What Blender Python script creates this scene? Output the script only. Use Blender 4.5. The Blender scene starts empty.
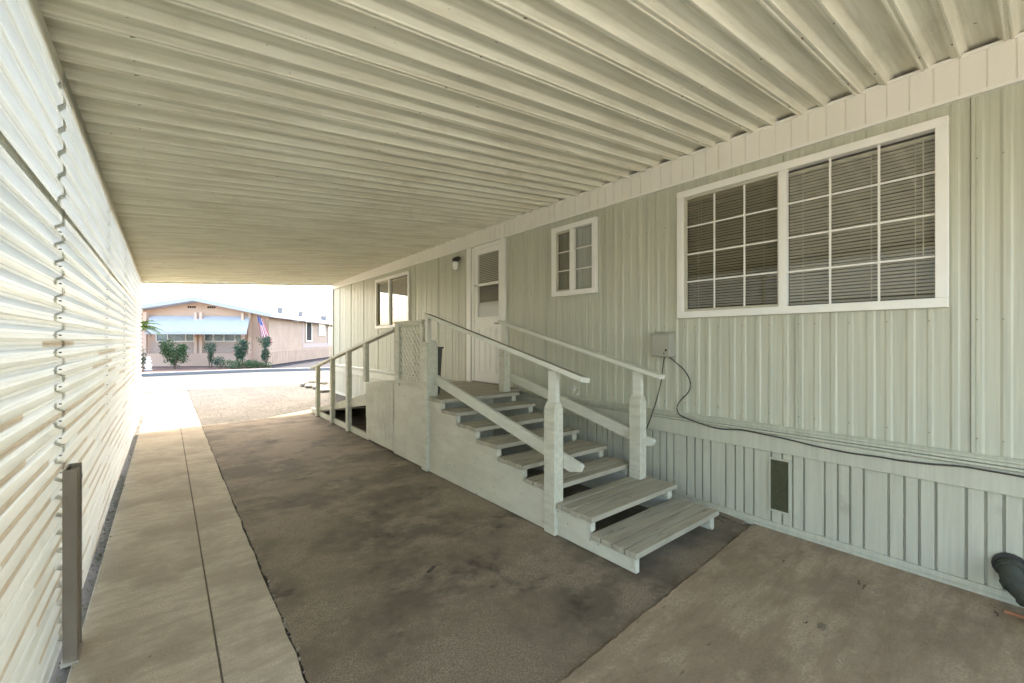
import bpy, bmesh, math, random
from math import radians as R, sin, cos, pi
from mathutils import Vector, Matrix
random.seed(7)
S = bpy.context.scene
C = S.collection

# ------------------------------------------------------------------ camera, sky, sun, exposure
THETA = math.atan2(346, 427)
cam_d = bpy.data.cameras.new('camera'); cam = bpy.data.objects.new('camera', cam_d); C.objects.link(cam)
cam.location = (0, 0, 1.48); cam.rotation_euler = (R(90), 0, -THETA)
cam_d.sensor_width = 36; cam_d.lens = 36*427/1024; cam_d.shift_y = -1.5/1024
cam_d.clip_start = .02; cam_d.clip_end = 1500
S.camera = cam
SUN = Vector((.3, 1.1, 1.0)).normalized()
sun_el = math.asin(SUN.z); sun_az = math.atan2(SUN.x, SUN.y)
W = bpy.data.worlds.new('World'); S.world = W; W.use_nodes = True
wn = W.node_tree.nodes; wl = W.node_tree.links
sky = wn.new('ShaderNodeTexSky'); sky.sky_type = 'NISHITA'; sky.sun_disc = False
sky.sun_elevation = sun_el; sky.sun_rotation = sun_az
sky.dust_density = 3.0; sky.air_density = 1.0; sky.ozone_density = .6
wl.new(sky.outputs[0], wn['Background'].inputs[0]); wn['Background'].inputs[1].default_value = .15
sd = bpy.data.lights.new('sun', 'SUN'); sd.energy = 2.0; sd.angle = R(.55); sd.color = (1, .95, .86)
so = bpy.data.objects.new('sun', sd); C.objects.link(so); so.location = (5, 15, 20)
so.rotation_euler = SUN.to_track_quat('Z', 'Y').to_euler()
S.view_settings.view_transform = 'Standard'; S.view_settings.look = 'None'
S.view_settings.exposure = 3.18; S.view_settings.gamma = 1.0
S.view_settings.use_white_balance = True; S.view_settings.white_balance_temperature = 7050; S.view_settings.white_balance_tint = 12
S.cycles.max_bounces = 12; S.cycles.diffuse_bounces = 8

# ------------------------------------------------------------------ materials
def mat(name, col, rough=.6, col2=None, scale=3.0, stretch=(1, 1, 1), amt=.5, lo=.35, hi=.65,
        spot=None, spot_scale=20, spot_lo=.68, spot_hi=.74, spot_stretch=(1, 1, 1), fine=0, fine_scale=200,
        bump=0, bump_scale=60, bump_stretch=(1, 1, 1), bump_dist=.01, spec=.4, metal=0, detail=5, col3=None, scale3=1.0, lo3=.5, hi3=.7, amt3=1.0, streak=None, st_scale=6, st_stretch=(.5, 12, 1), st_amt=.5, st_rot=0):
    m = bpy.data.materials.new(name); m.use_nodes = True
    nt = m.node_tree; N = nt.nodes; L = nt.links; b = N['Principled BSDF']
    b.inputs['Roughness'].default_value = rough; b.inputs['Metallic'].default_value = metal
    b.inputs['Specular IOR Level'].default_value = spec
    tc = N.new('ShaderNodeTexCoord')
    def noise(sc, st, det=5, rot=0):
        mp = N.new('ShaderNodeMapping'); mp.inputs['Scale'].default_value = st; mp.inputs['Rotation'].default_value = (0, 0, rot)
        L.new(tc.outputs['Object'], mp.inputs[0])
        n = N.new('ShaderNodeTexNoise'); n.inputs['Scale'].default_value = sc; n.inputs['Detail'].default_value = det
        n.inputs['Roughness'].default_value = .68
        L.new(mp.outputs[0], n.inputs['Vector']); return n.outputs[0]
    def ramp(f, a, c_):
        r = N.new('ShaderNodeMapRange'); r.inputs[1].default_value = a; r.inputs[2].default_value = c_
        L.new(f, r.inputs[0]); return r.outputs[0]
    def mix(a, f, c2, mode='MIX', k=1.0):
        mx = N.new('ShaderNodeMix'); mx.data_type = 'RGBA'; mx.blend_type = mode
        mu = N.new('ShaderNodeMath'); mu.operation = 'MULTIPLY'; mu.inputs[1].default_value = k
        L.new(f, mu.inputs[0]); L.new(mu.outputs[0], mx.inputs[0])
        if isinstance(a, tuple): mx.inputs[6].default_value = (*a, 1)
        else: L.new(a, mx.inputs[6])
        mx.inputs[7].default_value = (*c2, 1)
        return mx.outputs[2]
    cur = tuple(col)
    if col2: cur = mix(cur, ramp(noise(scale, stretch, detail), lo, hi), col2, k=amt)
    if col3: cur = mix(cur, ramp(noise(scale3, (1, 1.3, 1), 6), lo3, hi3), col3, k=amt3)
    if streak: cur = mix(cur, ramp(noise(st_scale, st_stretch, 5, st_rot), .42, .62), streak, k=st_amt)
    if fine:
        cur = mix(cur, ramp(noise(fine_scale, (1, 1, 1), 2), .42, .62), tuple(c*(1-fine) for c in col))
    if spot: cur = mix(cur, ramp(noise(spot_scale, spot_stretch, 4), spot_lo, spot_hi), spot)
    if isinstance(cur, tuple): b.inputs['Base Color'].default_value = (*cur, 1)
    else: L.new(cur, b.inputs['Base Color'])
    if bump:
        bp = N.new('ShaderNodeBump'); bp.inputs['Strength'].default_value = bump; bp.inputs['Distance'].default_value = bump_dist
        L.new(noise(bump_scale, bump_stretch, 6), bp.inputs['Height']); L.new(bp.outputs[0], b.inputs['Normal'])
    return m
def glass_mat(name, tint=(.9, .95, .93), refl=.1):
    m = bpy.data.materials.new(name); m.use_nodes = True; nt = m.node_tree; N = nt.nodes; L = nt.links
    N.remove(N['Principled BSDF']); o = N['Material Output']
    t = N.new('ShaderNodeBsdfTransparent'); t.inputs[0].default_value = (*tint, 1)
    g = N.new('ShaderNodeBsdfGlossy'); g.inputs['Roughness'].default_value = .015
    lw = N.new('ShaderNodeLayerWeight'); lw.inputs[0].default_value = .5
    pw = N.new('ShaderNodeMath'); pw.operation = 'POWER'; pw.inputs[1].default_value = 3.2; L.new(lw.outputs['Facing'], pw.inputs[0])
    f = N.new('ShaderNodeMath'); f.operation = 'MULTIPLY_ADD'; f.inputs[1].default_value = .6; f.inputs[2].default_value = refl; L.new(pw.outputs[0], f.inputs[0])
    x = N.new('ShaderNodeMixShader'); L.new(f.outputs[0], x.inputs[0]); L.new(t.outputs[0], x.inputs[1]); L.new(g.outputs[0], x.inputs[2])
    L.new(x.outputs[0], o.inputs[0]); return m

M = {}
M['siding'] = mat('sage_siding', (.43, .435, .335), .45, (.50, .50, .385), 2, (1, 7, .25), .8, spot=(.24, .23, .17), spot_scale=9, spot_lo=.72, spot_hi=.8, streak=(.345, .35, .27), st_scale=3, st_stretch=(1, 16, .35), st_amt=.5, bump=.08, bump_scale=120, bump_stretch=(1, 3, .1))
M['skirt'] = mat('sage_skirting', (.43, .43, .33), .5, (.50, .50, .385), 3, (1, 4, .3), .8, spot=(.33, .29, .21), spot_scale=5, spot_lo=.62, spot_hi=.8, streak=(.38, .37, .29), st_scale=3, st_stretch=(1, 12, .5), st_amt=.5)
M['fascia'] = mat('cream_fascia', (.72, .70, .62), .45, (.66, .64, .54), 2, (1, 2, .6), .6)
M['white'] = mat('white_trim_paint', (.76, .75, .68), .45, (.68, .66, .58), 6, (1, 1, 1), .5)
M['ceil'] = mat('ceiling_paint', (.80, .785, .655), .45, (.74, .72, .585), 1.2, (.5, 1, 1), .8, spot=(.16, .13, .085), spot_scale=22, spot_lo=.70, spot_hi=.735, spot_stretch=(.6, 1.2, 1), col3=(.46, .41, .29), scale3=2.2, lo3=.58, hi3=.72, amt3=.4, streak=(.52, .48, .36), st_scale=3, st_stretch=(.4, 8, 1), st_amt=.55, bump=.05, bump_scale=30)
M['wood'] = mat('sage_painted_wood', (.51, .50, .39), .6, (.58, .57, .455), 4, (3, .8, 3), .8, spot=(.22, .18, .12), spot_scale=15, spot_lo=.66, spot_hi=.72, streak=(.36, .345, .26), st_scale=8, st_stretch=(3, .5, 3), st_amt=.5, bump=.2, bump_scale=40, bump_stretch=(4, .4, 4))
M['ply'] = mat('painted_plywood', (.52, .51, .40), .6, (.60, .59, .475), 2, (1, 1, 1), .8, spot=(.20, .15, .09), spot_scale=9, spot_lo=.69, spot_hi=.73, streak=(.42, .40, .31), st_scale=3, st_stretch=(1, .6, 2), st_amt=.5, bump=.1, bump_scale=50, bump_stretch=(1, .4, 4))
M['tread'] = mat('worn_grey_deck_boards', (.36, .33, .245), .7, (.27, .245, .18), 3, (.5, 6, 1), .9, lo=.43, hi=.57, spot=(.11, .09, .06), spot_scale=9, spot_lo=.64, spot_hi=.70, spot_stretch=(.4, 3, 1), streak=(.42, .39, .295), st_scale=5, st_stretch=(.35, 5, 1), st_amt=.5, bump=.35, bump_scale=30, bump_stretch=(.5, 8, 1))
M['railtop'] = mat('weathered_rail_top', (.20, .18, .14), .8, (.32, .30, .25), 8, (1, .5, 1), .7)
M['dark'] = mat('dark_interior', (.035, .03, .025), .9)
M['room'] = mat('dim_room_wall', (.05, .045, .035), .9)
M['blind'] = mat('blind_slat', (.46, .44, .34), .5, (.40, .38, .29), 20, (1, 1, 1), .5)
M['glass'] = glass_mat('window_glass', (.97, .97, .95), .13)
M['curtain'] = mat('pale_grey_curtain', (.40, .42, .38), .8, (.34, .36, .33), 3, (1, 6, 1))
M['sglass'] = glass_mat('screened_glass', (.70, .68, .60), .10)
M['rail'] = mat('pale_sage_rail_paint', (.60, .60, .50), .55, (.52, .51, .42), 6, (3, .6, 3), .8, spot=(.32, .28, .2), spot_scale=20, spot_lo=.68, spot_hi=.76)
M['screen'] = mat('window_screen', (.42, .40, .33), .7)
M['wallmetal'] = mat('translucent_corrugated_white_metal', (.78, .785, .74), .45, (.68, .68, .62), 3, (1, .35, 9), .7, bump=.05, bump_scale=20)
def translucent(m, k):
    nt = m.node_tree; N = nt.nodes; L = nt.links; p = N['Principled BSDF']; t = N.new('ShaderNodeBsdfTranslucent')
    c = p.inputs['Base Color']
    L.new(c.links[0].from_socket, t.inputs[0]); x = N.new('ShaderNodeMixShader'); x.inputs[0].default_value = k
    L.new(p.outputs[0], x.inputs[1]); L.new(t.outputs[0], x.inputs[2]); L.new(x.outputs[0], N['Material Output'].inputs[0])
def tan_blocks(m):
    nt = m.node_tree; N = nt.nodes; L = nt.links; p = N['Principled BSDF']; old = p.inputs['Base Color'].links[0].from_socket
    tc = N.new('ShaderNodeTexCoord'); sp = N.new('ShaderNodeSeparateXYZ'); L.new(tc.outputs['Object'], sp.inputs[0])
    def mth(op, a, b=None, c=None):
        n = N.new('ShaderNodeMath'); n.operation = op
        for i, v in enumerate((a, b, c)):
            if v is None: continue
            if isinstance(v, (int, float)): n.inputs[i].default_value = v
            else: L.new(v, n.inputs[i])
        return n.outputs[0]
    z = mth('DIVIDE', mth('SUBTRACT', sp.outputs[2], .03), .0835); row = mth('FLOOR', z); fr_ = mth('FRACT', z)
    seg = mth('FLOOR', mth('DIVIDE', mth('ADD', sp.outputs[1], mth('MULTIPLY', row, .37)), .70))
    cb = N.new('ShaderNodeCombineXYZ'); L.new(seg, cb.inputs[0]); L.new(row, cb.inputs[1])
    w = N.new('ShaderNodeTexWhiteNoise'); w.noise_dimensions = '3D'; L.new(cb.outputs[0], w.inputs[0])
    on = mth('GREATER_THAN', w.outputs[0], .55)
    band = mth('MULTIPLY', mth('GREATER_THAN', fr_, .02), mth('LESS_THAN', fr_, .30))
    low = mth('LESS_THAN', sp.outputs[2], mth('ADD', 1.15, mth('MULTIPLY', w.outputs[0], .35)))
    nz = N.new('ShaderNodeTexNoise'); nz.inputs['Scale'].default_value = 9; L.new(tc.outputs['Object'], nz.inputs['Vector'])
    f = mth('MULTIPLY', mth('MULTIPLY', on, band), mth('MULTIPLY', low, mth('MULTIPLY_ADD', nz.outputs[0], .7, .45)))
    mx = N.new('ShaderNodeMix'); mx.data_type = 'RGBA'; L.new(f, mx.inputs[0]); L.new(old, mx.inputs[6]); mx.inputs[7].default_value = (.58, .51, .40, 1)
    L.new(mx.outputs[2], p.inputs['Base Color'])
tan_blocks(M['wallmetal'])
translucent(M['wallmetal'], .60)  # added translucency: outside light glows through the sheets and brightens the carport
M['wallseam'] = mat('seam_caulk', (.20, .19, .16), .8)
M['path'] = mat('path_concrete', (.56, .49, .37), .85, (.38, .32, .23), 1.8, (1, 1, 1), .95, lo=.44, hi=.56, spot=(.11, .09, .065), spot_scale=12, spot_lo=.70, spot_hi=.74, detail=8, col3=(.24, .205, .15), scale3=1.4, lo3=.52, hi3=.62, amt3=.7, streak=(.30, .25, .18), st_scale=5, st_stretch=(1, 3.5, 1), st_amt=.6, st_rot=.25, fine=.3, fine_scale=120, bump=.35, bump_scale=70, bump_stretch=(1, 3, 1), bump_dist=.004, spec=.15)
M['slab'] = mat('slab_concrete', (.39, .305, .20), .85, (.22, .165, .105), 1.1, (1, 1.6, 1), .95, lo=.44, hi=.56, spot=(.06, .042, .025), spot_scale=6, spot_lo=.68, spot_hi=.72, spot_stretch=(.6, 1.6, 1), detail=8, col3=(.46, .365, .24), scale3=2.6, lo3=.50, hi3=.62, amt3=.7, streak=(.17, .115, .062), st_scale=3.5, st_stretch=(.7, 4, 1), st_amt=.6, st_rot=-.6, fine=.35, fine_scale=130, bump=.3, bump_scale=60, bump_stretch=(.6, 2.5, 1), bump_dist=.008)
M['asphalt'] = mat('old_asphalt', (.30, .243, .165), .85, (.125, .10, .068), 1.0, (1, 1, 1), .95, lo=.43, hi=.56, spot=(.06, .048, .033), spot_scale=2.0, spot_lo=.59, spot_hi=.74, detail=8, col3=(.38, .315, .225), scale3=1.7, lo3=.50, hi3=.60, amt3=.7, fine=.42, fine_scale=170, bump=.9, bump_scale=130, bump_dist=.012, spec=.2)
M['gravel'] = mat('sandy_gravel', (.125, .118, .106), .9, (.092, .086, .076), 1.2, (1, 1, 1), .9, lo=.42, hi=.58, spot=(.06, .052, .04), spot_scale=9, spot_lo=.56, spot_hi=.66, fine=.5, fine_scale=50, bump=.5, bump_scale=60, bump_dist=.01, spec=.03)
M['earth'] = mat('dry_earth', (.14, .12, .09), .95, (.10, .085, .06), .6, (1, 1, 1), .8, fine=.2, fine_scale=40, bump=.4, bump_scale=20)
M['road'] = mat('street_asphalt', (.105, .105, .10), .9, (.135, .135, .13), .8, (1, .4, 1), .7, fine=.25, fine_scale=60, spec=.05)
M['kerb'] = mat('kerb_concrete', (.22, .225, .23), .8, (.17, .175, .18), 2)
M['bed'] = mat('planting_bed_soil', (.20, .12, .09), .95, (.26, .17, .12), 3, fine=.4, fine_scale=30)
M['drive'] = mat('far_driveway', (.035, .038, .045), .9, (.05, .053, .06), 1, spec=.03)
M['box'] = mat('grey_utility_box', (.34, .33, .27), .5, (.29, .28, .22), 6)
M['cable'] = mat('dark_cable', (.05, .042, .035), .6)
M['pipe'] = mat('dark_grey_green_drain_pipe', (.05, .054, .042), .7, (.075, .078, .06), 8, spot=(.13, .12, .08), spot_scale=16, spot_lo=.66, spot_hi=.72, spec=.2)
M['rust'] = mat('orange_timber', (.34, .13, .06), .8, (.42, .30, .18), 10)
M['post'] = mat('weathered_metal_post', (.19, .155, .115), .55, (.27, .23, .18), 5, (1, 1, .4), .8, spot=(.10, .075, .05), spot_scale=14, spot_lo=.64, spot_hi=.72)
M['bin'] = mat('dark_bin_plastic', (.05, .052, .042), .5, (.07, .07, .058), 4)
M['vent'] = mat('mossy_vent_mesh', (.055, .06, .028), .85, (.09, .085, .04), 30, spot=(.25, .24, .16), spot_scale=70, spot_lo=.66, spot_hi=.72, bump=.8, bump_scale=120)
M['black'] = mat('black_metal', (.035, .033, .028), .5)
M['jar'] = mat('frosted_lamp_glass', (.80, .78, .70), .25)
M['leaf'] = mat('green_leaves', (.06, .11, .04), .6, (.10, .15, .06), 3)
M['leafb'] = mat('blue_green_leaves', (.05, .10, .06), .6, (.08, .13, .07), 3)
M['frond'] = mat('palm_frond_green', (.075, .13, .028), .95, (.12, .17, .04), 3, spec=.05)
M['bark'] = mat('brown_stem', (.14, .10, .07), .9)
M['litter'] = mat('leaf_litter', (.09, .075, .035), .9, (.05, .075, .022), 20)
M['stone'] = mat('pale_stone', (.38, .34, .27), .9, (.28, .25, .20), 6, bump=.5, bump_scale=15)
M['pink'] = mat('peach_stucco', (.60, .42, .31), .8, (.55, .38, .28), 1.5)
M['pinkp'] = mat('peach_post_paint', (.66, .48, .36), .7)
M['brick'] = mat('pale_brick', (.50, .38, .33), .85, (.58, .48, .42), 8, (1, 1, 4), .8)
M['lap'] = mat('tan_lap_siding', (.48, .34, .25), .7, (.34, .24, .17), 1.5)
M['roofw'] = mat('pale_roof_edge', (.44, .46, .48), .5)
M['awn'] = mat('pale_awning', (.46, .48, .50), .5, (.54, .56, .58), 2)
M['fglass'] = mat('far_window_glass', (.16, .22, .24), .08, (.35, .42, .44), 3, (1, 1, 2), spec=.8)
M['red'] = mat('flag_red', (.55, .03, .05), .7); M['blue'] = mat('flag_blue', (.03, .06, .28), .7); M['fwhite'] = mat('flag_white', (.8, .8, .8), .7)
M['statue'] = mat('white_statue', (.75, .74, .70), .7)
M['scrap'] = mat('weathered_scrap_wood', (.22, .17, .11), .9, (.13, .10, .07), 8, (1, 6, 1))

# ------------------------------------------------------------------ helpers
def wloc(o):
    v = Vector((0, 0, 0))
    while o: v += o.location; o = o.parent
    return v
def tag(o, label=None, cat=None, group=None, kind=None):
    if label: o['label'] = label
    if cat: o['category'] = cat
    if group: o['group'] = group
    if kind: o['kind'] = kind
    return o
def thing(name, loc, label, cat, group=None, rz=0):
    o = bpy.data.objects.new(name, None); C.objects.link(o); o.location = loc; o.rotation_euler.z = rz; o.empty_display_size = .2
    return tag(o, label, cat, group)
class MB:
    def __init__(s): s.v = []; s.f = []; s.mi = []
    def add(s, vs, fs, m=0):
        k = len(s.v); s.v += [tuple(p) for p in vs]; s.f += [tuple(i+k for i in f) for f in fs]; s.mi += [m]*len(fs)
    def box(s, x0, x1, y0, y1, z0, z1, m=0):
        vs = [(x, y, z) for x in (x0, x1) for y in (y0, y1) for z in (z0, z1)]
        s.add(vs, [(0, 1, 3, 2), (4, 6, 7, 5), (0, 4, 5, 1), (2, 3, 7, 6), (0, 2, 6, 4), (1, 5, 7, 3)], m)
    def hexa(s, v8, m=0):   # v8: bottom 4 ccw, top 4 ccw
        s.add(v8, [(3, 2, 1, 0), (4, 5, 6, 7), (0, 1, 5, 4), (1, 2, 6, 5), (2, 3, 7, 6), (3, 0, 4, 7)], m)
    def prism(s, poly, a0, a1, axis='X', m=0):   # poly of 2D points in the other two axes
        n = len(poly)
        def P(p, a):
            if axis == 'X': return (a, p[0], p[1])
            if axis == 'Y': return (p[0], a, p[1])
            return (p[0], p[1], a)
        s.add([P(p, a0) for p in poly]+[P(p, a1) for p in poly],
              [tuple(range(n))[::-1], tuple(range(n, 2*n))]+[(i, (i+1) % n, n+(i+1) % n, n+i) for i in range(n)], m)
    def bar(s, p, q, w, h, up=(0, 0, 1), roll=0, m=0):
        p = Vector(p); q = Vector(q); d = (q-p).normalized(); u = Vector(up)
        r = d.cross(u).normalized(); u = r.cross(d).normalized()
        if roll: rm = Matrix.Rotation(roll, 3, d); r = rm @ r; u = rm @ u
        c = [(-1, -1), (1, -1), (1, 1), (-1, 1)]
        s.add([p+r*w/2*a+u*h/2*b for a, b in c]+[q+r*w/2*a+u*h/2*b for a, b in c],
              [(3, 2, 1, 0), (4, 5, 6, 7), (0, 1, 5, 4), (1, 2, 6, 5), (2, 3, 7, 6), (3, 0, 4, 7)], m)
    def tube(s, pts, r, n=8, m=0, caps=True):
        pts = [Vector(p) for p in pts]; rr = r if isinstance(r, list) else [r]*len(pts); k = len(s.v); ref = None
        for i, p in enumerate(pts):
            d = (pts[min(i+1, len(pts)-1)]-pts[max(i-1, 0)]).normalized()
            if ref is None: ref = Vector((0, 0, 1)) if abs(d.z) < .9 else Vector((1, 0, 0))
            a = d.cross(ref).normalized(); b = d.cross(a).normalized(); ref = a.cross(d) if False else ref
            for j in range(n): t = 2*pi*j/n; s.v.append(tuple(p+(a*cos(t)+b*sin(t))*rr[i]))
        for i in range(len(pts)-1):
            for j in range(n): s.f.append((k+i*n+j, k+i*n+(j+1) % n, k+(i+1)*n+(j+1) % n, k+(i+1)*n+j)); s.mi.append(m)
        if caps:
            s.f.append(tuple(k+j for j in range(n))[::-1]); s.f.append(tuple(k+(len(pts)-1)*n+j for j in range(n))); s.mi += [m, m]
    def lathe(s, prof, c, n=20, m=0):   # prof [(r,z)], axis Z at c
        k = len(s.v)
        for r, z in prof:
            for j in range(n): t = 2*pi*j/n; s.v.append((c[0]+r*cos(t), c[1]+r*sin(t), c[2]+z))
        for i in range(len(prof)-1):
            for j in range(n): s.f.append((k+i*n+j, k+i*n+(j+1) % n, k+(i+1)*n+(j+1) % n, k+(i+1)*n+j)); s.mi.append(m)
        s.f.append(tuple(k+j for j in range(n))[::-1]); s.f.append(tuple(k+(len(prof)-1)*n+j for j in range(n))); s.mi += [m, m]
    def build(s, name, mats, parent=None, smooth=False, bevel=0, world=True, solid=0):
        off = wloc(parent) if (parent and world) else Vector((0, 0, 0))
        me = bpy.data.meshes.new(name); me.from_pydata([tuple(Vector(p)-off) for p in s.v], [], s.f)
        mats = mats if isinstance(mats, list) else [mats]
        for m in mats: me.materials.append(m)
        for p, mi in zip(me.polygons, s.mi): p.material_index = mi
        if smooth: me.polygons.foreach_set('use_smooth', [True]*len(me.polygons))
        bm = bmesh.new(); bm.from_mesh(me); bmesh.ops.recalc_face_normals(bm, faces=bm.faces)
        bm.to_mesh(me); bm.free()
        o = bpy.data.objects.new(name, me); C.objects.link(o)
        if parent: o.parent = parent
        if bevel:
            b = o.modifiers.new('bevel', 'BEVEL'); b.width = bevel; b.segments = 2; b.limit_method = 'ANGLE'
        if solid:
            b = o.modifiers.new('solid', 'SOLIDIFY'); b.thickness = solid; b.offset = 0
        return o
def struct(o): o['kind'] = 'structure'; return o
def sheet(name, poly, z, m):
    b = MB(); b.add([(x, y, z) for x, y in poly], [tuple(range(len(poly)))]); return struct(b.build(name, m))
def catmull(pts, k=6):
    pts = [Vector(p) for p in pts]; out = []
    for i in range(len(pts)-1):
        p0 = pts[max(i-1, 0)]; p1 = pts[i]; p2 = pts[i+1]; p3 = pts[min(i+2, len(pts)-1)]
        for j in range(k):
            t = j/k; out.append(.5*((2*p1)+(-p0+p2)*t+(2*p0-5*p1+4*p2-p3)*t*t+(-p0+3*p1-3*p2+p3)*t**3))
    return out+[pts[-1]]

A = 3.72          # plane of the house wall
# camera model, used to turn measured points of the walls into metres
_c, _s = cos(THETA), sin(THETA)
def onwall(px, py, X):
    r = (px-512)/427; t = X/(_c*r+_s)
    return (X, (-_s*r+_c)*t, 1.48-(py-340)/427*t)

# ------------------------------------------------------------------ ground
b = MB(); b.add([(-500, -500, -.03), (500, -500, -.03), (500, 500, -.03), (-500, 500, -.03)], [(0, 1, 2, 3)])
struct(b.build('ground', M['earth']))
def jag(p, q, n, a, rnd):
    out = []
    for i in range(n):
        t = i/n; dx, dy = q[0]-p[0], q[1]-p[1]; L_ = math.hypot(dx, dy); o = rnd.uniform(-a, a)
        out.append((p[0]+dx*t-dy/L_*o, p[1]+dy*t+dx/L_*o))
    return out
rg = random.Random(3)
asph = jag((.484, -4.5), (.484, 9.15), 230, .008, rg)+jag((.50, 9.15), (1.5, 9.3), 15, .02, rg)+jag((1.5, 9.3), (2.6, 9.95), 15, .02, rg)+jag((2.6, 9.95), (3.7, 10.2), 12, .02, rg)+[(3.78, 10.2), (3.78, -4.5)]
sheet('asphalt_driveway', asph, -.008, M['asphalt'])
apron = jag((.49, 9.0), (.49, 15.9), 30, .03, rg)+jag((.49, 15.9), (6.5, 15.6), 20, .08, rg)+[(9, 15.5), (9, 9.0)]
sheet('gravel_apron', apron, -.014, M['gravel'])
road = [(-80, 16.2), (-6, 16.1), (.5, 16.0), (6, 15.6), (14, 14.2), (80, 0), (80, 9), (12, 20.6), (5.7, 22.3), (3.5, 23.0), (-.7, 23.0), (-80, 24)]
sheet('road', road, -.020, M['road'])
# slab near camera
b = MB(); b.prism([(.51, -4.5), (3.74, -4.5)]+jag((3.74, 1.455), (2.4, 1.365), 40, .006, rg)+jag((2.4, 1.365), (.515, 1.26), 60, .007, rg)+[(.515, 1.26)], -.06, .004, 'Z')
struct(b.build('concrete_slab', M['slab'], bevel=.006))
b = MB(); b.prism([(-9, -16), (3.74, -16), (3.74, -4.52), (-9, -4.52)], -.06, .0, 'Z'); b.prism([(-9, -4.50), (-.36, -4.50), (-.36, .6), (-.47, .62), (-.47, 14), (-9, 14)], -.06, .0, 'Z')
struct(b.build('unseen_bounce_pad', mat('pale_bounce_ground', (.52, .49, .42), .85, (.44, .41, .35), 1.5), bevel=.004))  # unseen pale ground added to bounce sunlight into the carport
b = MB(); b.box(.1865, .1955, -4.5, 15.5, -.03, -.006); struct(b.build('path_joint', mat('joint_dirt', (.17, .145, .11), .95, (.11, .09, .065), 20)))
# path: two strips of concrete with joints
for x0, x1, cuts, nm in ((-.335, .187, (-4.5, -1.5, 1.5, 8.0, 11.2, 15.6), 'concrete_path'), (.195, .478, (-4.5, 1.0, 7.95, 11.15, 15.5), 'concrete_path_strip')):
    b = MB()
    for y0, y1 in zip(cuts, cuts[1:]):
        pr = [(x0, y0+.003), (x0, y1-.003), (x1, y1-.003)]+([(x1+rg.uniform(-.012, .004), y1-.003-(y1-y0)*i/40) for i in range(1, 40)] if x1 > .3 else [])+[(x1, y0+.003)]
        b.prism(pr[::-1], -.06, 0, 'Z')
    struct(b.build(nm, M['path'], bevel=.004))
b = MB()
def chip(b, x, y, z, r, rnd, n=6, h=.5):
    a0 = rnd.uniform(0, 6.28); ps = [(x+r*rnd.uniform(.6, 1.1)*cos(a0+2*pi*i/n), y+r*rnd.uniform(.6, 1.1)*sin(a0+2*pi*i/n)) for i in range(n)]
    b.add([(px, py, z) for px, py in ps]+[(x+(px-x)*.7, y+(py-y)*.7, z+r*h) for px, py in ps], [tuple(range(n, 2*n))]+[(i, (i+1) % n, n+(i+1) % n, n+i) for i in range(n)])
for i in range(420):
    y = rg.uniform(1.9, 9.2); x = .49+rg.gauss(0, .009); chip(b, x, y, -.012, rg.uniform(.003, .010)*(1.5 if rg.random() < .1 else 1), rg)
for i in range(160):
    x = rg.uniform(.7, 3.6); y = 1.275+(x-.515)*.056+rg.gauss(.008, .006); chip(b, x, y, -.01, rg.uniform(.002, .006), rg)
o = b.build('broken_edge_rubble', mat('rubble_grey', (.34, .31, .25), .95, (.13, .11, .08), 30)); tag(o, 'crumbled asphalt and concrete bits along the path and slab edges', 'rubble', kind='stuff')
b = MB()
for i in range(2600):
    x = rg.uniform(.6, 5.5); y = rg.uniform(9.3, 15.5); chip(b, x, y, -.014, rg.uniform(.004, .011), rg, 5, .5)
tag(b.build('loose_gravel', M['gravel']), 'loose sandy gravel scattered over the sunny apron', 'gravel', kind='stuff')
b = MB()
for i in range(900):
    x = rg.uniform(-.40, -.325); y = rg.uniform(2.2, 11) if i % 3 else rg.uniform(3.9, 6.4)
    r = rg.uniform(.006, .016); a = rg.uniform(0, 6.28); t = rg.uniform(-.6, .6); z = -.02+rg.uniform(0, .02)
    b.add([(x, y, z), (x+r*cos(a), y+r*sin(a), z+r*t+.006), (x+1.8*r*cos(a+.4), y+1.8*r*sin(a+.4), z+.004), (x+r*cos(a+.8), y+r*sin(a+.8), z+.002)], [(0, 1, 2, 3)])
tag(b.build('leaf_litter', M['litter']), 'dry leaves and small weeds in the strip below the corrugated wall', 'leaf litter', kind='stuff')
b = MB(); b.box(-.43, -.337, -4.5, 11.8, -.04, -.02); struct(b.build('soil_strip', M['earth']))

# ------------------------------------------------------------------ mobile home
home = thing('mobile_home', (A, 6, 0), 'long sage green metal sided mobile home with white framed windows beside the carport', 'house')
Y0, Y1 = -5.0, 12.72
wins = [(.40, 2.06, 1.735, 2.79), (3.13, 3.72, 2.06, 2.79), (7.80, 9.42, 1.79, 2.78)]
door_op = (4.83, 5.50, .845, 2.86)
def ribs(y0, y1, seam=.25-.912*6, pitch=.1013, d=.006):
    pts = {y0, y1}; k = int((y1-seam)/pitch)+2; P = []
    for i in range(-1, k):
        o = seam+i*pitch; u = (0, .012, -.006, .004, -.010, .008, 0, -.005, .003)[i % 9]; h = d*(1, .6, 1, .8, 1, .55, 1, .9, .7)[i % 9]
        P += [(o, 0), (o+.050+u, 0), (o+.060+u, -h), (o+.084+u*.3, -h), (o+.096, 0)]
    def at(y):
        for (a, u), (c, v) in zip(P, P[1:]):
            if a <= y <= c: return u+(v-u)*(y-a)/(c-a+1e-9)
        return 0
    return [(y0, at(y0))]+[p for p in P if y0+1e-4 < p[0] < y1-1e-4]+[(y1, at(y1))]
b = MB()
def panel(y0, y1, z0, z1):
    pr = ribs(y0, y1); n = len(pr)
    b.add([(A+x, y, z0) for y, x in pr]+[(A+x, y, z1) for y, x in pr], [(i, i+1, n+i+1, n+i) for i in range(n-1)])
ops = sorted([(a, c, z0, z1) for a, c, z0, z1 in wins]+[door_op])
y = Y0
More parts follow.
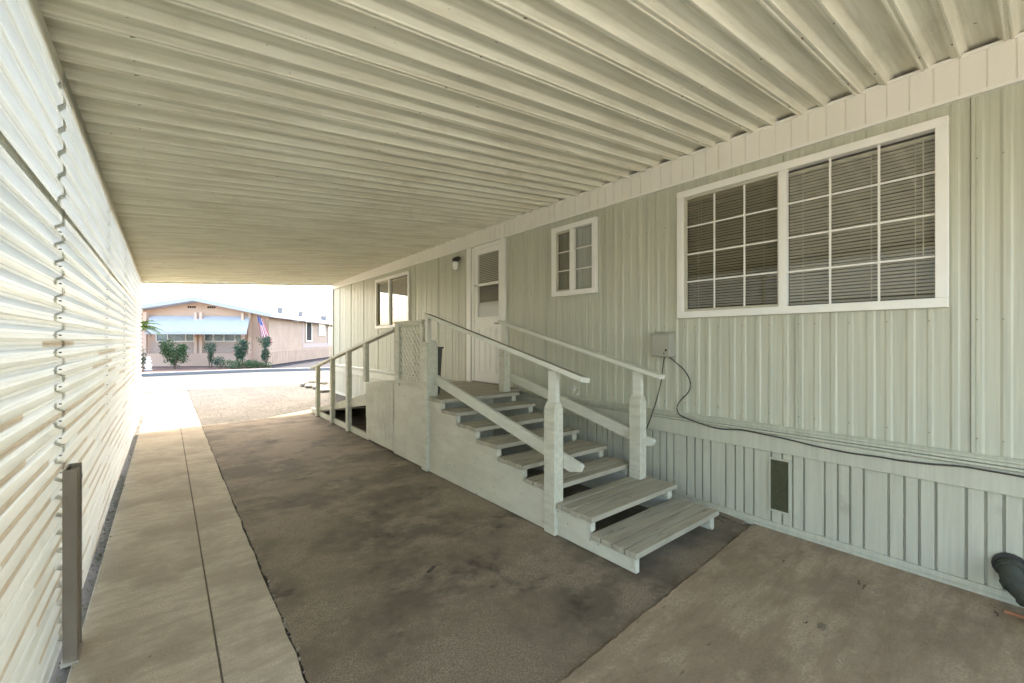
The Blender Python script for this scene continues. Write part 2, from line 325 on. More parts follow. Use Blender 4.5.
for a, c, z0, z1 in ops:
    panel(y, a, .78, 2.95); panel(a, c, z1, 2.95)
    if z0 > .85: panel(a, c, .78, z0)
    y = c
panel(y, Y1, .78, 2.95)
WALL = b
# sheet seams: narrow raised laps with dark edge
b = WALL
for i in range(-5, 15):
    ys = .25+.912*i
    segs = [(.79, 2.93)]
    for a, c, z0, z1 in ops:
        if a-.06 < ys < c+.06: segs = [(.79, z0-.07), (z1+.07, 2.93)]
    for z0, z1 in segs:
        if z1-z0 > .1: b.box(A-.0105, A+.002, ys-.012, ys+.003, z0, z1); 
for i in range(-5, 15):
    ys = .25+.912*i
    segs = [(.79, 2.93)]
    for a, c, z0, z1 in ops:
        if a-.06 < ys < c+.06: segs = [(.79, z0-.07), (z1+.07, 2.93)]
    for z0, z1 in segs:
        if z1-z0 > .1: b.box(A-.0085, A+.001, ys+.003, ys+.0050, z0, z1, 1)
# screws
for i in range(-5, 15):
    for j in range(5):
        ys = .25+.912*i+.2026*j-.02
        for z in (1.60, .90, 2.55):
            if any(a-.1 < ys < c+.1 and z0-.1 < z < z1+.1 for a, c, z0, z1 in ops): continue
            b.box(A-.010, A-.004, ys-.0035, ys+.0035, z-.0035, z+.0035, 2)
WALL.build('wall', [M['siding'], M['dark'], M['post']], home)
# body
b = MB(); b.box(A+.42, A+4.2, Y0, Y1, .1, 3.0)
b.box(A+.004, A+.42, Y1-.03, Y1, 0, 2.98); b.box(A+.004, A+.42, Y0, Y0+.03, 0, 2.98)
b.box(A+.01, A+.42, Y0+.03, Y1-.03, 2.94, 2.99); b.box(A+.03, A+.42, Y0+.03, Y1-.03, .70, .74)
b.build('body', M['siding'], home)
b = MB(); b.box(A-.02, A+.05, Y1-.002, Y1+.012, .05, 2.93); b.box(A-.026, A-.002, Y1-.05, Y1+.014, .05, 2.93); b.build('corner_trim', M['siding'], home)
# skirting with recessed grooves
b = MB(); pr = []
y = Y0; wseq = [.129, .075, .070, .078]; i = 0
while y < Y1-.15:
    w = wseq[i % 4]; g = .014
    pr += [(y, -.012), (y+w-g, -.012), (y+w-g+.001, .010), (y+w-.001, .010)]; y += w; i += 1
pr.append((Y1, -.012))
n = len(pr)
b.add([(A+x, yy, .045) for yy, x in pr]+[(A+x, yy, .62) for yy, x in pr], [(i, i+1, n+i+1, n+i) for i in range(n-1)])
b.build('skirting', M['skirt'], home)
b = MB()
b.prism([(A-.034, .604), (A-.034, .735), (A-.022, .745), (A+.02, .745), (A+.02, .604)], Y0, Y1, 'Y')
b.build('skirting_band', M['skirt'], home, bevel=.003)
b = MB()
b.box(A-.046, A+.01, Y0, Y1, .748, .762); b.box(A-.028, A+.01, Y0, Y1, .765, .785); b.prism([(A-.04, .788), (A-.04, .797), (A-.014, .812), (A+.005, .812), (A+.005, .788)], Y0, Y1, 'Y')
b.build('drip_rail', M['siding'], home, bevel=.002)
b = MB(); b.prism([(A-.05, -.01), (A-.05, .02), (A-.03, .028), (A-.03, .055), (A+.01, .055), (A+.01, -.01)], Y0, Y1, 'Y'); b.build('bottom_track', M['skirt'], home)
# fascia under the carport roof
def roofz(x, y): return 2.79-.0080*y+.0945*(x+.40)
b = MB(); pr = []; y = Y0
while y < Y1-.1:
    pr += [(y, -.030), (y+.103, -.030), (y+.105, -.024), (y+.1085, -.024)]; y += .1105
pr.append((Y1+.02, -.030)); n = len(pr)
ftop = lambda yy: roofz(A, yy)+.002
b.add([(A+x, yy, 2.935) for yy, x in pr]+[(A+x, yy, ftop(yy)) for yy, x in pr], [(i, i+1, n+i+1, n+i) for i in range(n-1)])
b.build('fascia', M['fascia'], home)
b = MB(); b.box(A-.036, A+.01, Y0, Y1+.022, 2.922, 2.940); b.box(A-.042, A-.036, Y0, Y1+.022, 2.918, 2.926)
b.add([(A-.038, Y0, ftop(Y0)-.014), (A-.038, Y1+.02, ftop(Y1)-.014), (A-.038, Y1+.02, ftop(Y1)+.004), (A-.038, Y0, ftop(Y0)+.004), (A-.026, Y0, ftop(Y0)-.014), (A-.026, Y1+.02, ftop(Y1)-.014), (A-.026, Y1+.02, ftop(Y1)+.004), (A-.026, Y0, ftop(Y0)+.004)],
      [(0, 1, 2, 3), (7, 6, 5, 4), (0, 4, 5, 1), (3, 2, 6, 7)])
b.build('fascia_edge', M['white'], home)
b = MB(); b.box(A+.03, A+.06, Y0, Y1, 2.9, 3.4); b.build('fascia_backing', M['scrap'], home)

# windows
def window(y0, y1, z0, z1, split, cols, rows, label, screen=True, slat=True, rows_left=None):
    # opening y0..y1; split = y of the mullion centre; the pane on the far side (greater y) has a grey screen frame
    t = .058
    b = MB(); x0, x1 = A-.040, A+.03
    O = (y0-.055, y1+.055, z0-.055, z1+.055)
    b.box(x0, x1, O[0], O[1], O[2], z0+.004); b.box(x0, x1, O[0], O[1], z1-.004, O[3])
    b.box(x0, x1, O[0], y0+.004, z0+.004, z1-.004); b.box(x0, x1, y1-.004, O[1], z0+.004, z1-.004)
    w = b.build('window', M['white'], home, bevel=.004); tag(w, label)
    b = MB(); b.box(A-.032, A+.02, split-.028, split+.028, z0+.004, z1-.004); b.build('mullion', M['white'], w, bevel=.003)
    # sash frame on the far side
    b = MB(); s = .022; ya, yb = split+.028, y1-.004
    b.box(A-.014, A+.01, ya, yb, z0+.004, z0+.004+s); b.box(A-.014, A+.01, ya, yb, z1-.004-s, z1-.004)
    b.box(A-.014, A+.01, ya, ya+s*.6, z0+.004+s, z1-.004-s); b.box(A-.014, A+.01, yb-s, yb, z0+.004+s, z1-.004-s)
    b.build('sash', M['blind'], w, bevel=.002)
    b = MB()
    for (a, c, x, rr) in ((y0+.004, split-.028, A-.010, rows), (ya+.013, yb-s, A-.002, rows_left or rows)):
        za, zb = (z0+.004, z1-.004) if a < split-.1 and c < split else (z0+.026, z1-.026)
        for k in range(1, cols): yy = a+(c-a)*k/cols; b.box(x, x+.007, yy-.0065, yy+.0065, za, zb)
        for k in range(1, rr): zz = za+(zb-za)*k/rr; b.box(x+.0015, x+.0055, a, c, zz-.0065, zz+.0065)
        if b.v: b.build('glazing_bars', M['white'], w)
        b = MB()
    b = MB(); b.add([(A+.006, yy, zz) for yy, zz in ((y0+.004, z0+.004), (split-.028, z0+.004), (split-.028, z1-.004), (y0+.004, z1-.004))], [(0, 1, 2, 3)]); b.build('pane', M['glass'], w)
    b = MB(); b.add([(A+.011, yy, zz) for yy, zz in ((ya+.013, z0+.026), (yb-s, z0+.026), (yb-s, z1-.026), (ya+.013, z1-.026))], [(0, 1, 2, 3)]); b.build('pane', M['sglass'] if cols > 1 or not slat else M['glass'], w)
    if slat:
        b = MB(); z = z0+.02
        rs = random.Random(int(y0*100))
        while z < z1-.045:
            for (a, c) in ((y0+.012, split-.03), (split-.01, y1-.02)):
                dz = rs.gauss(0, .0006); tl = rs.gauss(0, .0004)
                b.add([(A+.022, a, z+.012+dz), (A+.022, c, z+.012+dz+tl), (A+.042, c, z+dz+tl), (A+.042, a, z+dz),
                       (A+.0225, a, z+.011+dz), (A+.0225, c, z+.011+dz+tl), (A+.0415, c, z-.001+dz+tl), (A+.0415, a, z-.001+dz)], [(0, 1, 2, 3), (7, 6, 5, 4), (0, 4, 5, 1), (3, 2, 6, 7)])
            z += .0235
        b.box(A+.026, A+.052, y0+.008, y1-.01, z1-.045, z1-.02)
        for yy in (y0+.10, y0+.32, split-.12, split+.15, y1-.12): b.box(A+.024, A+.0255, yy-.002, yy+.002, z0+.02, z1-.03)
        b.box(A+.019, A+.022, y0+.06, y0+.066, z0+.25, z1-.03); b.box(A+.019, A+.022, y1-.15, y1-.146, z1-.35, z1-.03)
        b.build('blind', M['blind'], w)
    b = MB(); X2 = A+.40
    b.add([(A+.02, y0, z0), (A+.02, y1, z0), (A+.02, y1, z1), (A+.02, y0, z1), (X2, y0-.1, z0-.1), (X2, y1+.1, z0-.1), (X2, y1+.1, z1+.1), (X2, y0-.1, z1+.1)],
          [(4, 5, 6, 7), (0, 1, 5, 4), (1, 2, 6, 5), (2, 3, 7, 6), (3, 0, 4, 7)])
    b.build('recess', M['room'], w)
    return w
window(*wins[0], 1.245, 3, 4, 'large white window with blinds and grid bars')
window(*wins[1], 3.45, 1, 3, 'small white two pane window high on the wall', slat=False)
window(*wins[2], 8.72, 1, 1, 'far white window mirroring the bright street')
# pale curtain behind the small window
b = MB(); n = 30
pts = [(A+.045+.006*sin(i*1.7), 3.12+.61*i/n) for i in range(n+1)]
b.add([(x, y, 2.06) for x, y in pts]+[(x, y, 2.79) for x, y in pts], [(i, i+1, n+2+i, n+1+i) for i in range(n)])
b.build('curtain', M['curtain'], bpy.data.objects['window.001'])
# door
d0, d1, dz0, dz1 = door_op
b = MB(); xs = A-.012
g = [(4.885, 5.415, 2.335, 2.775), (4.885, 5.395, 1.83, 2.295)]
b.box(xs, A+.03, d0, d1, dz0, 1.83); b.box(xs, A+.03, d0, d1, 2.775, dz1); b.box(xs, A+.03, d0, d1, 2.297, 2.333)
b.box(xs, A+.03, d0, 4.885, 1.83, 2.775); b.box(xs, A+.03, 5.415, d1, 1.83, 2.775)
for a, c in ((4.92, 5.10), (5.19, 5.37)):
    b.box(xs-.006, xs+.002, a, a+.014, .99, 1.66); b.box(xs-.006, xs+.002, c-.014, c, .99, 1.66); b.box(xs-.006, xs+.002, a, c, .99, 1.004); b.box(xs-.006, xs+.002, a, c, 1.646, 1.66)
    b.box(xs-.004, xs+.002, a+.035, c-.035, 1.03, 1.62)
b.box(xs-.010, xs+.002, 4.87, 5.43, 1.795, 1.828)
dr = b.build('door', M['white'], home, bevel=.002)
b = MB(); b.add([(A+.005, 4.87, 1.82), (A+.005, 5.43, 1.82), (A+.005, 5.43, 2.785), (A+.005, 4.87, 2.785)], [(0, 1, 2, 3)]); b.build('pane', M['glass'], dr)
b = MB(); z = 2.31
while z < 2.76: b.add([(A+.015, 4.87, z+.014), (A+.015, 5.43, z+.014), (A+.028, 5.43, z), (A+.028, 4.87, z)], [(0, 1, 2, 3)]); z += .026
b.build('blind', M['blind'], dr)
b = MB(); b.box(A+.015, A+.02, 4.87, 5.43, 1.82, 2.05); b.build('curtain', M['screen'], dr)
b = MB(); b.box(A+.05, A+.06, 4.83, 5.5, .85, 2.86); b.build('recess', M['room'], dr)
b = MB(); b.tube([(xs-.035, 4.885, 1.72), (xs-.002, 4.885, 1.72)], .012, 10); b.box(xs-.045, xs-.03, 4.86, 4.93, 1.708, 1.732); b.build('handle', M['box'], dr, bevel=.003)
b = MB()
b.box(A-.030, A+.02, 4.715, 4.825, .80, 2.918); b.box(A-.020, A+.02, 4.827, 4.845, .85, 2.90)
b.box(A-.030, A+.02, 5.585, 5.70, .80, 2.918); b.box(A-.020, A+.02, 5.505, 5.560, .85, 2.90); b.box(A-.022, A+.02, 4.847, 5.503, 2.862, 2.915)
b.build('door_frame', M['white'], home, bevel=.003)
b = MB(); b.box(A-.060, A+.02, 4.84, 5.51, .838, .852); b.build('door_sill', M['post'], home)
# skirting vent
b = MB(); b.box(A-.022, A-.010, 1.205, 1.330, .155, .545); v = b.build('vent', M['vent'], home)
b = MB()
b.box(A-.027, A-.008, 1.192, 1.205, .14, .56); b.box(A-.027, A-.008, 1.330, 1.343, .14, .56); b.box(A-.027, A-.008, 1.205, 1.33, .545, .56); b.box(A-.027, A-.008, 1.205, 1.33, .14, .155)
b.build('frame', M['skirt'], v)

# ------------------------------------------------------------------ carport roof
carport = thing('carport_roof', (1.6, 5, 2.8), 'ribbed cream metal carport roof spanning from the corrugated wall to the mobile home', 'carport roof')
prof = [(0, 0), (.004, -.009), (.012, -.009), (.017, -.002), (.027, -.002), (.031, -.009), (.039, -.009), (.043, 0),
        (.066, .030), (.072, .033), (.120, .034), (.176, .033), (.182, .030), (.204, 0), (.207, -.009), (.217, -.009), (.222, -.001), (.232, -.001), (.240, 0),
        (.254, .017), (.260, .019), (.312, .019), (.318, .017), (.3355, .001)]
P = .3375; Yr0 = -2.2
pr = []; y = .085-P*8
while y < 13.2:
    pr += [(y+a, z) for a, z in prof]; y += P
me = bpy.data.meshes.new('roof_sheet'); xsn = [-.47+(A+.03+.47)*i/12 for i in range(13)]
vs = [(x, yy, roofz(x, yy)+z) for x in xsn for yy, z in pr]; n = len(pr)
fs = [(i*n+j, i*n+j+1, (i+1)*n+j+1, (i+1)*n+j) for i in range(12) for j in range(n-1)]
me.from_pydata(vs, [], fs)
bm = bmesh.new(); bm.from_mesh(me)
def edgeY(x): return 11.72+.245*(x+.4)
bmesh.ops.bisect_plane(bm, geom=bm.verts[:]+bm.edges[:]+bm.faces[:], plane_co=(-.4, 11.72, 0), plane_no=Vector((-.245, 1, 0)).normalized(), clear_outer=True)
bmesh.ops.translate(bm, verts=bm.verts, vec=-Vector(carport.location))
bm.to_mesh(me); bm.free(); me.materials.append(M['ceil'])
ro = bpy.data.objects.new('roof_sheet', me); C.objects.link(ro); ro.parent = carport
md = ro.modifiers.new('solid', 'SOLIDIFY'); md.thickness = .003
b = MB(); rk = random.Random(31); y = .085-P*2
while y < 11.4:
    for x in (-.12, 1.25, 2.6, 3.45):
        for dy in (.021, .224):
            if rk.random() < .8: zz = roofz(x, y)-.0035; b.tube([(x+rk.uniform(-.02, .02), y+dy, zz+.004), (x+rk.uniform(-.001, .001), y+dy, zz-.004)], .0045, 6)
    y += P
tag(b.build('roof_screws', M['post'], carport), kind='stuff')
b = MB()
for x0, x1 in ((-.47, A+.02),):
    y0, y1 = edgeY(x0), edgeY(x1); z0, z1 = roofz(x0, y0), roofz(x1, y1)
    b.hexa([(x0, y0-.01, z0-.045), (x1, y1-.01, z1-.045), (x1, y1+.07, z1-.045), (x0, y0+.07, z0-.045), (x0, y0-.01, z0-.005), (x1, y1-.01, z1-.005), (x1, y1+.07, z1-.005), (x0, y0+.07, z0-.005)])
    b.hexa([(x0, y0+.05, z0-.003), (x1, y1+.05, z1-.003), (x1, y1+.07, z1-.003), (x0, y0+.07, z0-.003), (x0, y0+.05, z0+.12), (x1, y1+.05, z1+.12), (x1, y1+.07, z1+.12), (x0, y0+.07, z0+.12)])
b.build('front_beam', M['ceil'], carport, bevel=.003)

# ------------------------------------------------------------------ corrugated side wall
side = thing('corrugated_wall', (-.40, 6, 0), 'tall white corrugated metal privacy wall along the narrow concrete path', 'wall')
WX = -.385
def wallprof(z0, z1, pitch=.0835, d=.026):
    out = [(0, z0)]; z = z0
    while z < z1-pitch:
        q = pitch/.0835
        out += [(0, z+.009*q), (.0025, z+.011*q), (.0025, z+.014*q), (0, z+.016*q), (0, z+.026*q), (-d, z+.038*q), (-d, z+.050*q), (-d-.0025, z+.052*q), (-d-.0025, z+.056*q), (-d, z+.058*q), (-d, z+.068*q), (0, z+.0815*q)]; z += pitch
    out.append((0, z1)); return out
lo_p = wallprof(.03, 2.09); hi_p = wallprof(2.066, 2.76, .1075, .018)
seams = [.80, 2.97, 5.13, 7.10, 9.15, 11.70]
rw = random.Random(5)
for i, (y0, y1) in enumerate(zip(seams, seams[1:])):
    b = MB(); o = .003*(i % 2); sx = 0
    for pf, ox in ((lo_p, 0), (hi_p, .003)):
        q = []; ny = 7
        for k in range(ny+1):
            yy = y0-.06+(y1-y0+.06)*k/ny; wv = .006*sin(yy*1.9+1)
            q.append([(WX+x+o+ox+wv*.5, yy, min(z, roofz(WX, yy)-.005)) for x, z in pf])
        n = len(pf)
        b.add([p for r_ in q for p in r_], [(k*n+j, k*n+j+1, (k+1)*n+j+1, (k+1)*n+j) for k in range(ny) for j in range(n-1)])
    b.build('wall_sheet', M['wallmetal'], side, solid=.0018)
    b = MB(); ya, yb = y0-.064, y0-.0605
    for pf, ox in ((lo_p, 0), (hi_p, .003)):
        wv = .003*sin(y0*1.9+1); xx = WX+.0075+ox+wv
        n = len(pf); b.add([(xx+x, yy, min(z, roofz(WX, yy)-.01)) for yy in (ya, yb) for x, z in pf], [(j, j+1, n+j+1, n+j) for j in range(n-1)])
    b.build('sheet_edge', M['wallseam'], side)
    b = MB()
    for j in range(24):
        z = .03+.0835*j+.054
        b.tube([(WX-.022+o, y0+.022, z), (WX-.012+o, y0+.022, z)], .0035, 8)
    b.build('screws', M['wallseam'], side)
b = MB(); b.bar((-.39, .75, roofz(-.39, .75)-.035), (-.39, 11.7, roofz(-.39, 11.7)-.035), .022, .06); b.bar((-.378, .75, roofz(-.39, .75)-.085), (-.378, 11.7, roofz(-.39, 11.7)-.085), .006, .010)
b.bar((-.405, .75, roofz(-.405, .75)+.01), (-.405, 11.65, roofz(-.405, 11.65)+.01), .006, .10)
b.build('top_rail', M['fascia'], side, bevel=.004)
b = MB(); b.prism([(WX+.003, 2.078), (WX+.009, 2.076), (WX+.010, 2.090), (WX+.003, 2.092)], .75, 11.7, 'Y'); b.build('lap_strip', M['wallmetal'], side)
# short post in front of the wall
pst = thing('metal_post', (-.345, 2.86, 0), 'short brown grey metal channel post standing against the corrugated wall', 'post')
b = MB()
b.prism([(-.366, 2.79), (-.318, 2.79), (-.318, 2.798), (-.358, 2.798), (-.358, 2.93), (-.318, 2.93), (-.318, 2.938), (-.366, 2.938)], .0, .885, 'Z')
b.box(-.352, -.324, 2.80, 2.928, .0, .872)
b.build('channel', M['post'], pst, bevel=.002)
for z in (.80, .22):
    b = MB(); b.prism([(2.942, z-.03), (3.0, z-.02), (3.03, z+.0), (3.0, z+.025), (2.942, z+.035)], -.345, -.325, 'X'); b.build('bracket', M['post'], pst, bevel=.002)
b = MB(); b.box(-.372, -.31, 2.78, 2.945, -.005, .010); b.build('foot', M['stone'], pst)

# ------------------------------------------------------------------ porch: stairs, landing, ramp
porch = thing('wooden_porch', (2.8, 4.6, 0), 'sage painted wooden porch with stairs, landing, lattice panel and ramp up to the white door', 'porch')
XL, XR = 2.29, 3.40
zt = [.135, .245, .345, .440, .540, .640, .738]
fr = [1.585, 1.945, 2.365, 2.675, 3.03, 3.365, 3.72]
bk = [1.965, 2.345, 2.66, 3.03, 3.365, 3.70, 4.03]
rt = random.Random(9)
for k, (z, f_, b_) in enumerate(zip(zt, fr, bk)):
    b = MB(); n = 4 if k < 2 else 3; w = (b_-f_)/n; x1 = XR-(.0 if k < 2 else .03)
    for j in range(n):
        dz = rt.uniform(-.0015, .0015); dx = rt.uniform(-.006, .006)
        b.box(XL+dx, x1+rt.uniform(-.006, .004), f_+w*j+.004, f_+w*(j+1)-.004, z-.038+dz, z+dz)
    b.build('tread', M['tread'], porch, bevel=.004)
def stringer(x0, x1, name, m):
    poly = [(fr[0]+.02, 0)]; zz = zt+[.835]; ff = fr+[4.04]
    poly.append((ff[0]+.02, zz[0]-.044))
    for k in range(1, 8):
        poly.append((ff[k]+.035, zz[k-1]-.040)); poly.append((ff[k]+.035, zz[k]-.040))
    poly += [(4.45, .795), (4.45, 0)]
    b = MB(); b.prism(poly, x0, x1, 'X'); return b.build(name, m, porch)
stringer(XL+.02, XL+.055, 'side_panel', M['ply']); stringer(3.30, 3.34, 'stringer', M['wood'])
# riser blocks
for k in range(8):
    z, f_ = (zt+[.835])[k], (fr+[4.03])[k]
    for x0, x1 in ((XL+.012, XL+.06), (3.285, 3.345)):
        b = MB(); b.box(x0, x1, f_+.022, f_+.060, max(z-.105, 0.002), z-.040); b.build('riser_block', M['wood'], porch, bevel=.002)
# landing
b = MB(); y = 4.04; k = 0
while y < 5.60:
    x0, x1 = (XL, XR) if y < 4.28 else (XL+.02, A-.052)
    b.box(x0, x1, y+.002, y+.138, .797, .835+rt.uniform(-.001, .001)); y += .14
b.build('landing', M['tread'], porch, bevel=.003)
b = MB(); b.box(XL+.06, 3.66, 4.46, 4.50, .0, .79); b.box(3.62, 3.66, 4.2, 9.4, 0.0, .10); b.build('landing_frame', M['wood'], porch)
# plywood panel below landing
b = MB(); b.box(XL+.012, XL+.03, 4.452, 5.285, .012, .935); pn = b.build('landing_panel', M['ply'], porch, bevel=.002)
# ribbed skirt piece
b = MB(); pr = []; y = 5.29
while y < 6.20: pr += [(y, 0), (y+.075, 0), (y+.079, .008), (y+.087, .008)]; y += .09
pr.append((6.24, 0)); n = len(pr)
for z0, z1, o in ((.03, .36, .0), (.345, .70, -.006), (.69, .95, -.002)):
    b.add([(XL+.012+x+o, yy, z0) for yy, x in pr]+[(XL+.012+x+o, yy, (z1 if z1 < .9 else 1.0-.125*(yy-5.0))) for yy, x in pr]+[(XL+.03, pr[0][0], z0), (XL+.03, pr[-1][0], z0), (XL+.03, pr[-1][0], .8 if z1 > .9 else z1), (XL+.03, pr[0][0], z1)],
          [(i, i+1, n+i+1, n+i) for i in range(n-1)]+[(2*n, 2*n+1, 2*n+2, 2*n+3)])
b.build('ribbed_panel', M['ply'], porch)
# posts
def post_low(x0, x1, y0, y1, z0, z1):
    b = MB(); b.box(x0, x1, y0, y1, z0, z1-.05); c = .028
    b.hexa([(x0, y0, z1-.05), (x1, y0, z1-.05), (x1, y1, z1-.05), (x0, y1, z1-.05), (x0+c, y0+.004, z1), (x1-c, y0+.004, z1), (x1-c, y1-.004, z1), (x0+c, y1-.004, z1)])
    return b
SL = .2405
def railz(y, x): return (1.775 if x < 3 else 1.745)-SL*(4.37-y)
for (x0, y0, z0, zl) in ((2.275, 2.30, 0, 1.005), (3.25, 2.215, .245, .985), (3.25, 4.16, .835, 1.40)):
    post_low(x0, x0+.095, y0, y0+.115, z0, zl).build('post', M['wood'], porch, bevel=.003)
    b = MB(); zt_ = railz(y0+.05, x0)-.045; b.box(x0+.028, x0+.068, y0+.012, y0+.098, zl-.01, zt_); b.build('rail_post', M['rail'], porch, bevel=.002)
# nail heads on the side panel
b = MB(); rn = random.Random(21)
for i in range(26):
    y = rn.uniform(1.9, 4.3); top = .135+(y-1.6)*.285-.09; z = rn.uniform(.04, max(top, .08)); b.tube([(XL+.0175, y, z), (XL+.021, y, z)], .0045, 6)
tag(b.build('nail_heads', M['scrap'], porch), kind='stuff')
# far left post on landing corner + outer trim to the ground
post_low(2.315, 2.425, 4.345, 4.40, .836, 1.475).build('post', M['wood'], porch, bevel=.003)
b = MB(); b.prism([(4.33, 0), (4.455, 0), (4.455, 1.43), (4.40, 1.475), (4.33, 1.44)], 2.272, 2.312, 'X'); b.build('post', M['wood'], porch, bevel=.003)
b = MB(); b.box(2.29, 2.335, 4.34, 4.40, 1.40, railz(4.37, 2.3)-.045); b.build('rail_post', M['rail'], porch, bevel=.002)
# stair rails
def bevelend(p, q, w, h, x): pass
for x in (2.325, 3.30):
    b = MB(); ya, yb = (2.035, 4.42) if x < 3 else (2.03, 4.31)
    b.bar((x, ya, railz(ya, x)-.02), (x, yb, railz(yb, x)-.02), .095, .038, roll=R(9 if x < 3 else 3))
    o = b.build('handrail', [M['rail'], M['railtop']], porch, bevel=.003)
    if x < 3:
        for p in o.data.polygons:
            if p.normal.z > .7: p.material_index = 1
    xr = x+.068; y0 = 2.12 if x < 3 else 2.14; y1 = 4.40 if x < 3 else 4.26
    zt0 = .556+SL*(y0-2.12) if x < 3 else .597+.2355*(y0-2.15)
    zt1 = .556+SL*(y1-2.12) if x < 3 else .597+.2355*(y1-2.15)
    hh = .105
    b = MB(); b.prism([(y0+.12, zt0-.075), (y0+.02, zt0-.055), (y0, zt0-.01), (y0+.012, zt0+.003), (y1, zt1), (y1, zt1-hh)], xr-.019, xr+.019, 'X')
    b.build('lower_rail', M['rail'], porch, bevel=.003)
# little hook behind near rail
b = MB(); b.box(2.38, 2.40, 2.20, 2.24, 1.10, 1.13); b.tube([(2.40, 2.22, 1.12), (2.43, 2.20, 1.12), (2.43, 2.19, 1.08), (2.40, 2.20, 1.06)], .005, 6); b.build('rail_bracket', M['box'], porch)
# lattice frame
ly0, ly1, lz0, lz1 = 4.475, 5.16, .935, 1.69
b = MB(); X0, X1 = 2.285, 2.325; t = .05
b.box(X0, X1, ly0, ly1+.02, lz0, lz0+t); b.box(X0, X1, ly0, ly1+.02, lz1-.035, lz1); b.box(X0, X1, ly0-.02, ly0+t, lz0+t, lz1-.035); b.box(X0-.004, X1, ly1-.07, ly1+.05, lz0-.03, lz1)
b.box(X0-.012, X1+.02, ly0-.03, ly1+.07, lz1, lz1+.025)
fm = b.build('lattice_frame', M['wood'], porch, bevel=.002)
b = MB()
ya, yb, za, zb = ly0+.04, ly1-.06, lz0+.04, lz1-.03
def clipseg(c, sgn):
    # line z = sgn*y + c clipped to rect
    pts = []
    for yy in (ya, yb):
        zz = sgn*yy+c
        if za-1e-6 <= zz <= zb+1e-6: pts.append((yy, zz))
    for zz in (za, zb):
        yy = (zz-c)/sgn
        if ya < yy < yb: pts.append((yy, zz))
    pts = sorted(set((round(a, 5), round(q, 5)) for a, q in pts))
    return (pts[0], pts[-1]) if len(pts) >= 2 and pts[-1][0]-pts[0][0] > .02 else None
pit = .088
for sgn, x in ((1, 2.300), (-1, 2.307)):
    c = -8
    while c < 9:
        sg = clipseg(c, sgn)
        if sg: b.bar((x, *sg[0]), (x, *sg[1]), .006, .024)
        c += pit
b.build('lattice', M['ply'], porch)
# ramp
def ramptop(y): return .835-.192*(y-5.3) if y < 5.3 else .885-.200*(y-5.3)
b = MB(); y = 5.62; 
while y < 9.3:
    z0 = ramptop(y)-.035; z1 = ramptop(y+.136)-.035
    b.hexa([(XL+.05, y, z0-.035), (3.60, y, z0-.035), (3.60, y+.136, z1-.035), (XL+.05, y+.136, z1-.035), (XL+.05, y, z0), (3.60, y, z0), (3.60, y+.136, z1), (XL+.05, y+.136, z1)]); y += .14
b.build('ramp_deck', M['tread'], porch)
b = MB()
for x0, x1 in ((2.325, 2.362), (3.56, 3.6)): b.prism([(6.24, ramptop(6.24)-.18), (9.45, .0), (9.45, .04), (6.24, ramptop(6.24))], x0, x1, 'X')
b.build('rim_board', M['ply'], porch)
b = MB(); b.box(2.32, 2.358, 6.24, 9.42, .0, .09); b.build('sill_board', M['ply'], porch)
for ys_, zs_ in ((6.9, .42), (7.8, .26)):
    b = MB(); b.box(2.9, 2.98, ys_, ys_+.08, 0, zs_); b.build('ramp_support', M['wood'], porch)
for yy in (6.235, 7.03, 7.90, 8.84):
    b = MB(); zz = 1.64-.1772*(yy-5.27)-.035; b.box(2.275, 2.345 if yy > 6.5 else 2.335, yy-.005, yy+.09, (0 if yy > 6.5 else .86), zz); b.build('ramp_post', M['wood'], porch, bevel=.003)
b = MB(); b.bar((2.31, 5.22, 1.629), (2.31, 9.32, .903), .09, .036); b.build('ramp_handrail', M['rail'], porch, bevel=.003)

# bin on the landing
bn = MB(); z0, z1 = .836, 1.375; cx, cy_ = 2.475, 4.58
bn.hexa([(cx-.07, cy_-.07, z0), (cx+.07, cy_-.07, z0), (cx+.07, cy_+.07, z0), (cx-.07, cy_+.07, z0), (cx-.095, cy_-.095, z1), (cx+.095, cy_-.095, z1), (cx+.095, cy_+.095, z1), (cx-.095, cy_+.095, z1)])
binr = thing('waste_bin', (cx, cy_, .836), 'dark grey tapered bin standing behind the stair post on the landing', 'bin')
bn.build('bin_body', M['bin'], binr, bevel=.01)
b = MB(); b.box(cx-.105, cx+.105, cy_-.105, cy_+.105, z1+.001, z1+.022); b.build('rim', M['bin'], binr, bevel=.004)

# ------------------------------------------------------------------ wall fittings
lp = thing('wall_lamp', (A-.02, 5.95, 2.72), 'small wall lamp with dark cap and frosted jar beside the door', 'lamp')
b = MB(); b.box(A-.075, A-.012, 5.90, 6.01, 2.775, 2.83); b.tube([(A-.075, 5.955, 2.80), (A-.075, 5.955, 2.75)], .052, 16); b.build('cap', M['black'], lp, bevel=.006)
b = MB(); b.lathe([(.018, -.135), (.040, -.115), (.050, -.07), (.048, 0)], (A-.075, 5.955, 2.748)); b.build('glass_jar', M['jar'], lp, smooth=True)
ub = thing('utility_box', (A-.06, 2.24, 1.43), 'small grey utility box mounted on the siding right of the stairs', 'utility box')
b = MB(); b.box(A-.105, A-.012, 2.150, 2.335, 1.325, 1.530); b.prism([(A-.115, 1.528), (A-.115, 1.540), (A-.012, 1.556), (A-.012, 1.528)], 2.143, 2.342, 'Y'); b.build('casing', M['box'], ub, bevel=.006)
b = MB(); b.tube([(A-.112, 2.185, 1.385), (A-.104, 2.185, 1.385)], .011, 12); b.tube([(A-.111, 2.205, 1.355), (A-.104, 2.205, 1.355)], .007, 12); b.build('lock', M['black'], ub)
